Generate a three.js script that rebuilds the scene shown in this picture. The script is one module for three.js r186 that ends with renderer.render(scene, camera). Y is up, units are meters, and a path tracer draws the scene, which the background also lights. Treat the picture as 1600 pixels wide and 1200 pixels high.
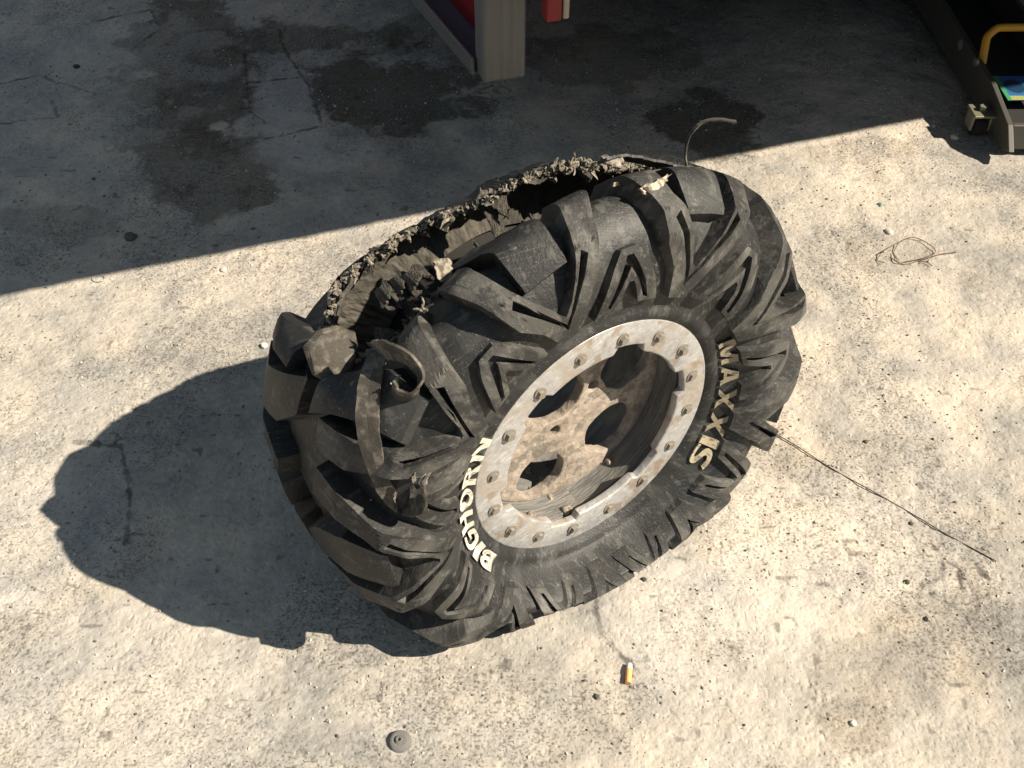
import * as THREE from 'three';
import { mergeGeometries, mergeVertices, toCreasedNormals } from 'three/addons/utils/BufferGeometryUtils.js';
import { RoundedBoxGeometry } from 'three/addons/geometries/RoundedBoxGeometry.js';
import { FontLoader } from 'three/addons/loaders/FontLoader.js';

// ---------------------------------------------------------------- camera, sky, sun, exposure
const W = 1024, Hh = 768;
const scene = new THREE.Scene();
const CAM = new THREE.Vector3(-0.1042, 1.1956, 0.877), PITCH = Math.PI / 4, FOV = 40;
const camera = new THREE.PerspectiveCamera(FOV, W / Hh, 0.05, 2000);
camera.position.copy(CAM); camera.rotation.set(-PITCH, 0, 0);
const renderer = new THREE.WebGLRenderer({ antialias: true });
renderer.setSize(W, Hh);
renderer.toneMapping = THREE.LinearToneMapping;
renderer.toneMappingExposure = 2.24;
renderer.shadowMap.enabled = true;
const SKY = 0.28;
const SUN = new THREE.Vector3(0.7241, 0.6691, 0.1672).normalize();
{                                                                // clear sky: deep blue overhead, paler at the horizon, brighter round the sun
  const w = 256, h = 128, d = new Float32Array(w * h * 4), v = new THREE.Vector3();
  for (let j = 0; j < h; j++) for (let i = 0; i < w; i++) {
    const el = ((j + 0.5) / h - 0.5) * Math.PI, az = ((i + 0.5) / w - 0.5) * 2 * Math.PI; v.set(Math.cos(el) * Math.cos(az), Math.sin(el), Math.cos(el) * Math.sin(az));
    const t = Math.pow(1 - Math.max(0, v.y), 3), g = Math.max(0, v.dot(SUN)), glow = 0.25 * Math.pow(g, 6) + 0.5 * Math.pow(g, 40), k = (j * w + i) * 4;
    d[k] = SKY * (0.32 + 0.2 * t + glow); d[k + 1] = SKY * (0.42 + 0.16 * t + glow * 0.95); d[k + 2] = SKY * (0.53 + 0.1 * t + glow * 0.85); d[k + 3] = 1;
  }
  const t = new THREE.DataTexture(d, w, h, THREE.RGBAFormat, THREE.FloatType); t.mapping = THREE.EquirectangularReflectionMapping; t.magFilter = THREE.LinearFilter; t.needsUpdate = true;
  scene.background = t; scene.environment = t;
}
const sun = new THREE.DirectionalLight(0xfff1dc, 4.6);
sun.position.copy(SUN).multiplyScalar(12); sun.castShadow = true; sun.shadow.radius = 1;
sun.shadow.mapSize.set(4096, 4096);
Object.assign(sun.shadow.camera, { left: -4, right: 4, top: 4, bottom: -4, near: 0.5, far: 30 });
scene.add(sun, sun.target);

// ---------------------------------------------------------------- helpers
let seed = 7; const rnd = () => { seed = (seed * 1664525 + 1013904223) >>> 0; return seed / 4294967296; };
const rr = (a, b) => a + (b - a) * rnd();
const V3 = (x, y, z) => new THREE.Vector3(x, y, z);
const clamp = (x, a = 0, b = 1) => Math.min(b, Math.max(a, x));
const smooth = (a, b, x) => { const t = clamp((x - a) / (b - a)); return t * t * (3 - 2 * t); };
const mix = (a, b, t) => a + (b - a) * t;
const RAD = Math.PI / 180;
const PERM = new Float32Array(65536); for (let i = 0; i < 65536; i++) PERM[i] = rnd();
function vn(x, y) {                                             // value noise 0..1
  const xi = Math.floor(x), yi = Math.floor(y); let fx = x - xi, fy = y - yi;
  fx = fx * fx * (3 - 2 * fx); fy = fy * fy * (3 - 2 * fy);
  const h = (i, j) => PERM[((i * 73 + j * 40503) ^ (j * 151 + (i << 7))) & 65535];
  const a = h(xi, yi), b = h(xi + 1, yi), c = h(xi, yi + 1), d = h(xi + 1, yi + 1);
  return a + (b - a) * fx + (c - a) * fy + (a - b - c + d) * fx * fy;
}
function fbm(x, y, o = 4) { let s = 0, a = 0.5, n = 0; for (let i = 0; i < o; i++) { s += a * vn(x, y); n += a; a *= 0.5; x = x * 2.03 + 17.1; y = y * 2.03 + 9.7; } return s / n; }
const taken = {};
function numbered(n) { const k = (taken[n] = (taken[n] ?? -1) + 1); return k ? `${n}_${String(k).padStart(3, '0')}` : n; }
function add(name, geo, mat, parent) { const m = new THREE.Mesh(geo, mat); m.name = numbered(name); m.castShadow = m.receiveShadow = true; parent.add(m); return m; }
function tag(o, label, category, group) { o.userData = { label, category, ...(group ? { group } : {}) }; return o; }
function thing(name, label, category, group) { const g = new THREE.Group(); g.name = numbered(name); scene.add(g); return tag(g, label, category, group); }
function tex(w, h, fn, srgb) {                                   // fn(u, v, out) fills rgb 0..1 (linear for data, already sRGB-coded for colour)
  const d = new Uint8Array(w * h * 4), o = [0, 0, 0];
  for (let j = 0; j < h; j++) for (let i = 0; i < w; i++) { fn(i / w, j / h, o); const k = (j * w + i) * 4; for (let c = 0; c < 3; c++) { let v = clamp(o[c]); if (srgb) v = v <= 0.0031308 ? v * 12.92 : 1.055 * Math.pow(v, 1 / 2.4) - 0.055; d[k + c] = v * 255; } d[k + 3] = 255; }
  const t = new THREE.DataTexture(d, w, h, THREE.RGBAFormat); t.magFilter = THREE.LinearFilter; t.minFilter = THREE.LinearMipmapLinearFilter; t.generateMipmaps = true;
  t.wrapS = t.wrapT = THREE.MirroredRepeatWrapping; if (srgb) t.colorSpace = THREE.SRGBColorSpace; t.needsUpdate = true; return t;
}
// a point of the photograph (1600 x 1200) on the horizontal plane at height y
const FPX = 600 / Math.tan(FOV / 2 * RAD), SP = Math.sin(PITCH), CP = Math.cos(PITCH);
const rayDir = (px, py) => V3((px - 800) / FPX, -SP - (py - 600) / FPX * CP, -CP + (py - 600) / FPX * SP);
function at(px, py, y = 0) { const d = rayDir(px, py); return d.multiplyScalar((y - CAM.y) / d.y).add(CAM); }

// ---------------------------------------------------------------- ground
const GX = -1.55, GZ = -2.15, GS = 2.9;                          // the square of ground that carries the detailed texture
const stains = [                                                 // position, half sizes (m), darkness, turn
  [at(300, 95), 0.16, 0.42, 0.72, 0.25], [at(335, 270), 0.13, 0.2, 0.6, 0.2], [at(590, 140), 0.25, 0.17, 0.8, 0], [at(230, 150), 0.12, 0.1, 0.3, 0],
  [at(430, 60), 0.3, 0.07, 0.6, 0.1], [at(1110, 190), 0.11, 0.12, 0.75, 0], [at(700, 60), 0.25, 0.14, 0.35, 0], [at(940, 90), 0.22, 0.14, 0.4, 0], [at(100, 350), 0.14, 0.06, 0.25, 0],
  [at(1440, 1010), 0.17, 0.08, 0.62, 0.3], [at(1330, 1130), 0.05, 0.035, 0.8, 0], [at(1400, 400), 0.09, 0.05, 0.4, 0], [at(1520, 440), 0.035, 0.04, 0.5, 0],
  [at(1240, 730), 0.05, 0.03, 0.4, 0], [at(1350, 700), 0.14, 0.06, 0.28, 0], [at(1540, 820), 0.1, 0.05, 0.25, 0], [at(760, 1060), 0.14, 0.04, 0.3, 0.3], [at(560, 1000), 0.1, 0.05, 0.2, 0],
  [at(1180, 290), 0.1, 0.035, 0.25, 0], [at(900, 1110), 0.16, 0.05, 0.22, 0], [at(100, 560), 0.12, 0.05, 0.18, 0], [at(1560, 1120), 0.1, 0.1, 0.2, 0], [at(1360, 230), 0.15, 0.04, 0.3, 0.2]];
const pales = [                                                  // pale dusty skin: position, half sizes, strength
  [at(455, 170), 0.075, 0.2, 0.85, 0.25], [at(100, 110), 0.36, 0.25, 0.45, 0], [at(500, 240), 0.13, 0.08, 0.5, 0], [at(40, 240), 0.3, 0.1, 0.25, 0], [at(650, 330), 0.2, 0.08, 0.25, 0],
  [at(180, 1080), 0.22, 0.16, 0.34, 0], [at(60, 840), 0.15, 0.12, 0.3, 0], [at(1060, 960), 0.2, 0.1, 0.34, 0.2], [at(1200, 900), 0.2, 0.13, 0.3, 0.3], [at(1420, 770), 0.12, 0.05, 0.2, 0],
  [at(110, 690), 0.13, 0.2, 0.25, 0.15], [at(1100, 1100), 0.1, 0.1, 0.2, 0], [at(700, 1120), 0.12, 0.05, 0.2, 0]];
function blob(list, x, z) {
  let k = 0;
  for (const [p, a, b, s, t] of list) {
    const dx = x - p.x, dz = z - p.z; if (Math.abs(dx) > a * 2.6 + b || Math.abs(dz) > b * 2.6 + a) continue;
    const c = Math.cos(t), q = Math.sin(t), u = (dx * c - dz * q) / a, v = (dx * q + dz * c) / b;
    const d = Math.sqrt(u * u + v * v) + (fbm(x * 13 + 40, z * 13, 4) - 0.5) * 1.5 + (vn(x * 120, z * 120) - 0.5) * 0.25;
    k = 1 - (1 - k) * (1 - s * smooth(1.12, 0.78, d));
  }
  return k;
}
function groundHeight(x, z) {                                    // metres
  return (fbm(x * 4 + 3, z * 4, 3) - 0.5) * 0.012 + (fbm(x * 28, z * 28 + 5, 3) - 0.5) * 0.0065 + Math.pow(vn(x * 110, z * 110), 3) * 0.0012;
}
const fineH = (x, z) => {                                        // the relief finer than the mesh, 0..1
  let h = fbm(x * 170, z * 170, 3) * 0.7 + vn(x * 560, z * 560) * 0.3;
  const pit = vn(x * 260 + 31, z * 260 + 7); if (pit > 0.72) h -= (pit - 0.72) * 2.2;
  return clamp(h * 0.8 + 0.15);
};
const TN = 2048;
const J = (...q) => q.map(([x, y]) => at(x, y));                  // dark joints and cracks between slabs of hard dust
const joints = [J([381, 83], [385, 127], [389, 175], [415, 192]), J([385, 127], [464, 120]), J([415, 219], [503, 197], [481, 131], [442, 74], [437, 48]), J([145, 33], [236, 17], [250, 45], [205, 78]), J([0, 193], [90, 182], [82, 160]), J([1455, 845], [1475, 870], [1470, 900]), J([1475, 870], [1500, 885], [1502, 915]), J([1470, 900], [1440, 915]), J([1525, 880], [1545, 905]), J([1460, 925], [1490, 945], [1520, 965]), J([118, 690], [190, 700], [202, 770], [196, 850]), J([930, 930], [935, 985], [990, 1045]), J([0, 130], [60, 118], [150, 150])]
  .flatMap(l => l.slice(1).map((b, i) => [l[i], b]));
function joint(x, z) {
  let m = 9; for (const [a, b] of joints) { const dx = b.x - a.x, dz = b.z - a.z, t = clamp(((x - a.x) * dx + (z - a.z) * dz) / (dx * dx + dz * dz)), q = Math.hypot(x - a.x - t * dx, z - a.z - t * dz); if (q < m) m = q; }
  return m > 0.02 ? 0 : smooth(0.0055, 0.001, m + (fbm(x * 90, z * 90, 3) - 0.5) * 0.012) * (0.35 + 0.65 * vn(x * 40, z * 40));
}
const groundMap = tex(TN, TN, (u, v, o) => {
  const x = GX + u * GS, z = GZ + v * GS;
  const big = fbm(x * 3.1 + 9, z * 3.1 + 4, 4), mid = fbm(x * 17, z * 17 + 8, 5), fine = fbm(x * 150 + 3, z * 150, 3);
  let l = 0.36 + (big - 0.5) * 0.2 + (mid - 0.5) * 0.24 + (fine - 0.5) * 0.14;
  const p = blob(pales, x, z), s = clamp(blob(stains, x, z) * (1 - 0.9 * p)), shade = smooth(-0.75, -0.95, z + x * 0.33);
  l = mix(l, 0.455 + (mid - 0.5) * 0.12 + (fine - 0.5) * 0.12, p * 0.9);
  const gx = x + (fine - 0.5) * 0.004, grain = vn(gx * 430, z * 540) * 0.65 + vn(x * 700 + 5, z * 700) * 0.35, patchy = clamp(smooth(0.42, 0.64, fbm(x * 8 + 2, z * 8 + 31, 4)) * (1 - 0.6 * p) + s * 0.9);
  const cut = 0.73 - 0.17 * patchy; if (grain > cut) l *= 1 - clamp((grain - cut) * 6) * (0.22 + 0.36 * patchy);   // dark grit
  if (grain < 0.24) l *= 1 + (0.24 - grain) * 1.6;                                                              // pale grit
  const spot = vn(x * 75 + 11, z * 95) ; if (spot > 0.9) l *= 1 - smooth(0.9, 0.96, spot) * 0.45;
  l *= 1 - 0.75 * joint(x, z);
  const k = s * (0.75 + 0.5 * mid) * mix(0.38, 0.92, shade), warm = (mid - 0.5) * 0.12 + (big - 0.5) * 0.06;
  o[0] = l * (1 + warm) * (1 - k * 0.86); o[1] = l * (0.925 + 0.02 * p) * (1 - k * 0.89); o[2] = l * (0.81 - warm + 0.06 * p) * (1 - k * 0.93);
}, true);
const groundBump = tex(TN, TN, (u, v, o) => { o[0] = o[1] = o[2] = fineH(GX + u * GS, GZ + v * GS); });
groundMap.anisotropy = groundBump.anisotropy = 8;
{
  const axis = (lo, hi, step) => { const a = [-300, -60, -14, -5, lo - 0.6]; for (let x = lo; x <= hi + 1e-6; x += step) a.push(x); a.push(hi + 0.6, 5, 14, 60, 300); return a; };
  const xs = axis(-1.5, 1.3, 0.0055), zs = axis(-2.1, 0.45, 0.0055), pos = [], uv = [], idx = [];
  for (const z of zs) for (const x of xs) { const edge = Math.abs(x) < 3 && Math.abs(z) < 3 ? 1 : 0; pos.push(x, edge * groundHeight(x, z), z); uv.push((x - GX) / GS, (z - GZ) / GS); }
  const n = xs.length; for (let j = 0; j < zs.length - 1; j++) for (let i = 0; i < n - 1; i++) { const a = j * n + i; idx.push(a, a + n, a + 1, a + 1, a + n, a + n + 1); }
  const g = new THREE.BufferGeometry(); g.setAttribute('position', new THREE.Float32BufferAttribute(pos, 3)); g.setAttribute('uv', new THREE.Float32BufferAttribute(uv, 2)); g.setIndex(idx); g.computeVertexNormals();
  const m = new THREE.MeshStandardMaterial({ map: groundMap, bumpMap: groundBump, bumpScale: 0.0022, roughness: 0.95 });
  const gr = add('ground', g, m, scene); gr.userData = { kind: 'structure' };
}
const groundAt = (px, py, lift = 0) => { const p = at(px, py); p.y = groundHeight(p.x, p.z) + lift; return p; };

// loose grit: one object
{
  const base = new THREE.IcosahedronGeometry(1, 1), pa = base.attributes.position, k = {};
  for (let i = 0; i < pa.count; i++) { const key = [pa.getX(i), pa.getY(i), pa.getZ(i)].map(q => q.toFixed(3)).join(); const s = (k[key] ??= rr(0.7, 1.25)); pa.setXYZ(i, pa.getX(i) * s, pa.getY(i) * s * 0.75, pa.getZ(i) * s); }
  base.computeVertexNormals();
  const N = 19000, im = new THREE.InstancedMesh(base, new THREE.MeshStandardMaterial({ color: 0xffffff, roughness: 0.95 }), N);
  const M = new THREE.Matrix4(), q = new THREE.Quaternion(), e = new THREE.Euler(), c = new THREE.Color(); let n = 0, guard = 0;
  while (n < N && guard++ < 400000) {
    const x = rr(-1.5, 1.3), z = rr(-2.0, 0.42);
    if (rnd() > smooth(0.3, 0.7, fbm(x * 7 + 2, z * 7 + 31, 3)) + 0.12) continue;
    const s = 0.0007 + 0.0014 * Math.pow(rnd(), 4) + (rnd() < 0.003 ? 0.0018 : 0);
    M.compose(V3(x, groundHeight(x, z) + s * 0.25, z), q.setFromEuler(e.set(rr(0, 6), rr(0, 6), rr(0, 6))), V3(s * rr(0.8, 1.4), s, s * rr(0.8, 1.3)));
    im.setMatrixAt(n, M); const l = rnd() < 0.3 ? rr(0.08, 0.2) : rr(0.25, 0.55); im.setColorAt(n, c.setRGB(l, l * 0.93, l * 0.82)); n++;
  }
  im.name = 'gravel'; im.castShadow = im.receiveShadow = true; im.userData = { kind: 'stuff', label: 'loose grit and tiny pebbles strewn over the dusty ground', category: 'gravel' }; scene.add(im);
}

// ---------------------------------------------------------------- materials of the wheel
const rubberMap = tex(1024, 1024, (u, v, o) => {                 // 0.5 m square: black rubber, grey dust, tan dirt flecks
  const x = u * 0.5, y = v * 0.5;
  let l = 0.011 + 0.009 * fbm(x * 60, y * 60, 3);
  const dust = smooth(0.55, 0.78, fbm(x * 22 + 5, y * 22, 5)) * 0.022 + smooth(0.62, 0.8, fbm(x * 90, y * 90 + 3, 3)) * 0.034;
  const fleck = vn(x * 700, y * 700) > 0.9 && fbm(x * 40, y * 40 + 9, 3) > 0.5 ? 0.1 : 0;
  const scr = smooth(0.77, 0.86, vn(x * 60 + y * 30, y * 900 - x * 300)) * 0.022;
  const d = dust + fleck + scr; o[0] = l * 0.95 + d * 0.98; o[1] = l + d; o[2] = l * 1.02 + d * 0.93;
}, true);
rubberMap.wrapS = rubberMap.wrapT = THREE.RepeatWrapping;
const rubberBump = tex(1024, 1024, (u, v, o) => { o[0] = o[1] = o[2] = fbm(u * 180, v * 180, 4) * 0.7 + 0.3 * vn(u * 460, v * 460); });
rubberBump.wrapS = rubberBump.wrapT = THREE.RepeatWrapping;
for (const t of [rubberMap, rubberBump]) t.repeat.set(2, 2);
const paintMap = tex(512, 512, (u, v, o) => {                    // white tyre paint, rubbed through and dirty in patches
  const n = fbm(u * 60, v * 60, 4), f = fbm(u * 240, v * 240 + 5, 3), worn = smooth(0.56, 0.68, n) * 0.6 + smooth(0.64, 0.74, f) * 0.5, l = mix(0.56 + (f - 0.5) * 0.2, 0.13, clamp(worn)); o[0] = l; o[1] = l * 0.94; o[2] = l * 0.8;
}, true);
paintMap.wrapS = paintMap.wrapT = THREE.RepeatWrapping; paintMap.repeat.set(2, 2);
const MAT = {
  rubber: new THREE.MeshPhysicalMaterial({ map: rubberMap, bumpMap: rubberBump, bumpScale: 0.0005, roughness: 0.55, specularIntensity: 0.75, side: THREE.DoubleSide }),
  letter: new THREE.MeshStandardMaterial({ map: paintMap, roughness: 0.75 }),
  midLetter: new THREE.MeshStandardMaterial({ map: paintMap, color: new THREE.Color().setRGB(0.8, 0.74, 0.6), roughness: 0.8 }),
  dirtyLetter: new THREE.MeshStandardMaterial({ map: paintMap, color: new THREE.Color().setRGB(0.46, 0.42, 0.34), roughness: 0.9 }),
};
const scuffMap = tex(1024, 1024, (u, v, o) => {                  // rubber of the raised lugs: rubbed grey, tan dirt in streaks
  const x = u * 0.5, y = v * 0.5, l = 0.016 + 0.01 * fbm(x * 60, y * 60, 3);
  const d = smooth(0.44, 0.7, fbm(x * 30 + 8, y * 30, 5)) * 0.042 + smooth(0.55, 0.75, fbm(x * 120, y * 120 + 3, 3)) * 0.035 + (vn(x * 700, y * 700) > 0.92 ? 0.07 : 0) + smooth(0.74, 0.85, vn(x * 60 + y * 30, y * 900 - x * 300)) * 0.016;
  o[0] = l + d * 1.02; o[1] = l + d; o[2] = l + d * 0.88;
}, true);
scuffMap.wrapS = scuffMap.wrapT = THREE.RepeatWrapping; scuffMap.repeat.set(2, 2);
MAT.scuffed = new THREE.MeshPhysicalMaterial({ map: scuffMap, bumpMap: rubberBump, bumpScale: 0.0006, roughness: 0.62, specularIntensity: 0.75, side: THREE.DoubleSide });
const liningMap = tex(1024, 512, (u, v, o) => {                  // cord lines across the tyre, brown dust
  const x = u * 2.2, y = v * 0.7;
  const cord = Math.abs(((x * 60 + (fbm(x * 9, y * 9, 2) - 0.5) * 2.4) % 1 + 1) % 1 - 0.5), line = smooth(0.07, 0.0, cord) * smooth(0.4, 0.6, vn(Math.floor(x * 60) * 3.7, y * 9 + x));
  const n = fbm(x * 40, y * 40, 4), m = fbm(x * 9 + 4, y * 9, 3);
  const l = Math.max(0.012, (0.052 + (n - 0.5) * 0.06 + (m - 0.5) * 0.09 + (vn(x * 300, y * 300) - 0.5) * 0.03) * (1 - 0.6 * line)); o[0] = l * 1.08; o[1] = l * 0.99; o[2] = l * 0.8;
}, true);
const liningBump = tex(1024, 512, (u, v, o) => { const x = u * 2.2, y = v * 0.7; o[0] = o[1] = o[2] = 0.15 * vn(x * 70, y * 6) + 0.8 * fbm(x * 90, y * 90, 4); });
for (const t of [liningMap, liningBump]) t.wrapS = t.wrapT = THREE.RepeatWrapping;
MAT.lining = new THREE.MeshStandardMaterial({ map: liningMap, bumpMap: liningBump, bumpScale: 0.006, roughness: 0.9, side: THREE.DoubleSide });
const cordMap = tex(256, 256, (u, v, o) => { const n = fbm(u * 40, v * 40, 4), m = vn(u * 9, v * 90); const l = 0.07 + 0.17 * smooth(0.35, 0.7, n) + 0.05 * m; o[0] = l * 1.06; o[1] = l * 0.95; o[2] = l * 0.76; }, true);
cordMap.wrapS = cordMap.wrapT = THREE.RepeatWrapping;
MAT.cord = new THREE.MeshStandardMaterial({ map: cordMap, roughness: 0.95, side: THREE.DoubleSide });
const stripMap = tex(256, 256, (u, v, o) => { const n = fbm(u * 30, v * 30, 4), m = fbm(u * 8 + 3, v * 8, 3); const l = 0.035 + 0.02 * (fbm(u * 90, v * 90, 3) - 0.5) + 0.085 * smooth(0.42, 0.72, n) * smooth(0.3, 0.7, m) + 0.03 * smooth(0.3, 0.7, m); o[0] = l * 1.06; o[1] = l * 0.95; o[2] = l * 0.78; }, true);
stripMap.wrapS = stripMap.wrapT = THREE.RepeatWrapping;
MAT.strip = new THREE.MeshStandardMaterial({ map: stripMap, bumpMap: rubberBump, bumpScale: 0.001, roughness: 0.75, side: THREE.DoubleSide });
const alloyMap = tex(1024, 1024, (u, v, o) => {                  // 0.4 m square: dull aluminium under tan and rusty dust
  const x = u * 0.4, y = v * 0.4, d = smooth(0.5, 0.72, fbm(x * 26 + 7, y * 26, 5)), f = fbm(x * 160, y * 160, 3), r = smooth(0.6, 0.78, fbm(x * 45 + 60, y * 45, 4));
  const a = 0.385 + (f - 0.5) * 0.14; const q = smooth(0.74, 0.84, vn(x * 40 + y * 90, y * 520 - x * 200)) * 0.1; o[0] = mix(mix(a * 0.97 + q, 0.34, d * 0.65), 0.26, r * 0.7); o[1] = mix(mix(a * 0.975 + q, 0.295, d * 0.65), 0.2, r * 0.7); o[2] = mix(mix(a * 0.97 + q, 0.24, d * 0.65), 0.15, r * 0.7);
  const g = vn(x * 900, y * 900); if (g > 0.9) for (let c = 0; c < 3; c++) o[c] *= 0.6;
}, true);
const dustMap = tex(1024, 1024, (u, v, o) => {                   // clay-coloured mud skin with dark bare spots
  const x = u * 0.4, y = v * 0.4, m = fbm(x * 24, y * 24 + 3, 4), f = fbm(x * 170, y * 170, 3), bare = smooth(0.56, 0.66, fbm(x * 50 + 11, y * 50, 4)) * smooth(0.45, 0.62, fbm(x * 14, y * 14 + 2, 2));
  const l = 0.3 + (m - 0.5) * 0.2 + (f - 0.5) * 0.24, b2 = bare * 0.7, g = vn(x * 800, y * 800) > 0.85 ? 0.6 : 1; o[0] = g * mix(l * 0.97, 0.13, b2); o[1] = g * mix(l * 0.825, 0.118, b2); o[2] = g * mix(l * 0.68, 0.1, b2);
}, true);
const dustBump = tex(512, 512, (u, v, o) => { o[0] = o[1] = o[2] = fbm(u * 60, v * 60, 5); });
for (const t of [alloyMap, dustMap, dustBump]) { t.wrapS = t.wrapT = THREE.RepeatWrapping; t.repeat.set(2.5, 2.5); }
MAT.alloy = new THREE.MeshStandardMaterial({ map: alloyMap, bumpMap: dustBump, bumpScale: 0.0008, roughness: 0.48, metalness: 0.3 });
MAT.mud = new THREE.MeshStandardMaterial({ map: dustMap, bumpMap: dustBump, bumpScale: 0.0016, roughness: 0.95 });
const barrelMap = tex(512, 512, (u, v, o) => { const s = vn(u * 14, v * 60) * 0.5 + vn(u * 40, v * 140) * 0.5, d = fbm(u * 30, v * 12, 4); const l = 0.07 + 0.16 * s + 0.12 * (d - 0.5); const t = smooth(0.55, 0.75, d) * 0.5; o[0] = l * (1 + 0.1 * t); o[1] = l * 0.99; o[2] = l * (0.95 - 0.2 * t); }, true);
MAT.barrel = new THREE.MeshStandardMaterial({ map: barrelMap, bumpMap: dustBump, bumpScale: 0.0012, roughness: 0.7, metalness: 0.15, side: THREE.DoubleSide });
MAT.bolt = new THREE.MeshStandardMaterial({ color: new THREE.Color().setRGB(0.21, 0.19, 0.16), roughness: 0.75, metalness: 0.25 });

// ---------------------------------------------------------------- wheel frame and tyre surface
const TH = 56.227 * RAD, TI = 1.5 * RAD, HUB = 0.22;
const aN = V3(Math.cos(TH) * Math.cos(TI), Math.sin(TI), Math.sin(TH) * Math.cos(TI)), aT = V3(0, 1, 0).cross(aN).normalize(), aU = aN.clone().cross(aT);
const HUBP = V3(0, HUB, 0);
const place = (r, a, w) => V3(0, 0, 0).addScaledVector(aT, r * Math.cos(a)).addScaledVector(aU, r * Math.sin(a)).addScaledVector(aN, w).add(HUBP);
const profPts = [[-0.012, 0.168], [0.001, 0.179], [0.006, 0.187], [0.002, 0.196], [0.003, 0.212], [0.006, 0.235], [0.001, 0.262], [-0.015, 0.286], [-0.042, 0.303], [-0.085, 0.314], [-0.128, 0.318], [-0.172, 0.315], [-0.222, 0.304], [-0.252, 0.285], [-0.268, 0.26], [-0.272, 0.235], [-0.266, 0.21], [-0.256, 0.19], [-0.245, 0.172]];
const profCurve = new THREE.CatmullRomCurve3(profPts.map(([w, r]) => V3(w, r, 0)), false, 'centripetal');
const PN = 400, PR = profCurve.getSpacedPoints(PN), PL = profCurve.getLength();
function prof(s) {
  const f = clamp(s, 0, 1) * PN, i = Math.min(PN - 1, Math.floor(f)), t = f - i, A = PR[i], B = PR[i + 1];
  const lo = PR[Math.max(0, i - 4)], hi = PR[Math.min(PN, i + 5)], dx = hi.x - lo.x, dy = hi.y - lo.y, l = Math.hypot(dx, dy);
  return [mix(A.x, B.x, t), mix(A.y, B.y, t), dy / l, -dx / l];
}
const sFrontR = r => { for (let i = 170; i > 0; i--) if (PR[i].y <= r) return (i + (r - PR[i].y) / (PR[i + 1].y - PR[i].y)) / PN; return 0; };
const sW = w => { for (let i = 130; i < PN; i++) if (PR[i].x <= w) return i / PN; return 1; };
const ramp = (tab, x) => { if (x <= tab[0][0]) return tab[0][1]; for (let i = 1; i < tab.length; i++) if (x <= tab[i][0]) { const [a, b] = tab[i - 1], [c, d] = tab[i]; return mix(b, d, (x - a) / (c - a)); } return tab[tab.length - 1][1]; };
const tearF = [[32, -0.15], [45, -0.112], [58, -0.1], [66, -0.092], [74, -0.088], [87, -0.098], [96, -0.112], [103, -0.106], [113, -0.112], [122, -0.118], [130, -0.124], [139, -0.122], [147, -0.122], [151, -0.13]].map(([a, w]) => [a, sW(w)]);
const tearB = [[32, -0.15], [38, -0.21], [48, -0.247], [138, -0.25], [146, -0.19], [151, -0.13]].map(([a, w]) => [a, sW(w)]);
const slump = [[24, 1], [40, 0.9], [54, 0.8], [68, 0.82], [82, 0.8], [94, 0.73], [104, 0.6], [113, 0.5], [126, 0.63], [134, 0.76], [147, 0.94], [153, 1]];   // how far the rear half has sunk
const degOf = a => { let d = a / RAD; d = ((d % 360) + 360) % 360; return d; };
const jag = (d, k) => (fbm(d * 0.55 + k * 50, k * 9.1, 2) - 0.5) * 0.028 + (vn(d * 1.7 + k * 31, k * 3.3) - 0.5) * 0.018;
const inTear = d => smooth(32, 40, d) * smooth(151, 145, d);
const sFront = a => { const d = degOf(a); return ramp(tearF, d) + jag(d, 1) * inTear(d); };
const sBack = a => { const d = degOf(a); return ramp(tearB, d) + jag(d, 2) * 1.7 * inTear(d); };
const SAG0 = sW(-0.04), SAG1 = sW(-0.118), sagW = [[40, 0.2], [62, 0.8], [76, 1], [135, 1], [143, 0.6], [150, 0.1]];   // the front half hangs in along the tear
function skin(a, s, h) {                                         // the deformed surface of the flat, torn tyre
  let [w, r, nw, nr] = prof(s); w += h * nw; r += h * nr;
  const out = smooth(0.185, 0.31, r), psi = a + Math.PI / 2, cp = Math.cos(psi);
  r += 0.026 * Math.max(0, Math.cos(a - 18 * RAD)) * out + 0.006 * out * Math.max(0, Math.cos(a - 200 * RAD));
  const B = 0.062 * Math.pow((1 + cp) / 2, 1.3), q = clamp((w + 0.127) / 0.13, -1, 1);
  w += B * (q > 0 ? q : q * 0.55) * smooth(0.178, 0.25, r);
  const d = degOf(a), T = inTear(d); if (s > 0.5) r = r > 0.18 ? 0.18 + (r - 0.18) * mix(1, ramp(slump, d), smooth(0.5, 0.6, s)) : r;
  if (T > 0 && s > 0.5) { const e = clamp((1 - s) / (1 - sBack(a))); w += 0.055 * T * ramp([[36, 0.2], [58, 1], [96, 1], [110, 0.1], [120, 0]], d) * e * e; }
  if (T > 0 && s < 0.5) { r -= 0.06 * T * ramp(sagW, d) * smooth(SAG0, SAG1, s); }
  if (cp > 0.05 && r > 0.178) {                                  // the flat foot: the sidewall folds, nothing goes below the ground
    const R0 = 0.178, RM = 0.356, g0 = (HUB - 0.001) / cp, x0 = clamp(0.5 + 0.5 * (RM - g0) / 0.03), g = mix(RM, g0, x0) - 0.03 * x0 * (1 - x0), k = clamp((g - R0) / (RM - R0), 0.05, 1), x = (r - R0) / (RM - R0);
    r = Math.min(R0 + (RM - R0) * x / (1 + x * (1 / k - 1)), g0);
  }
  return place(r, a, w);
}
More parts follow.
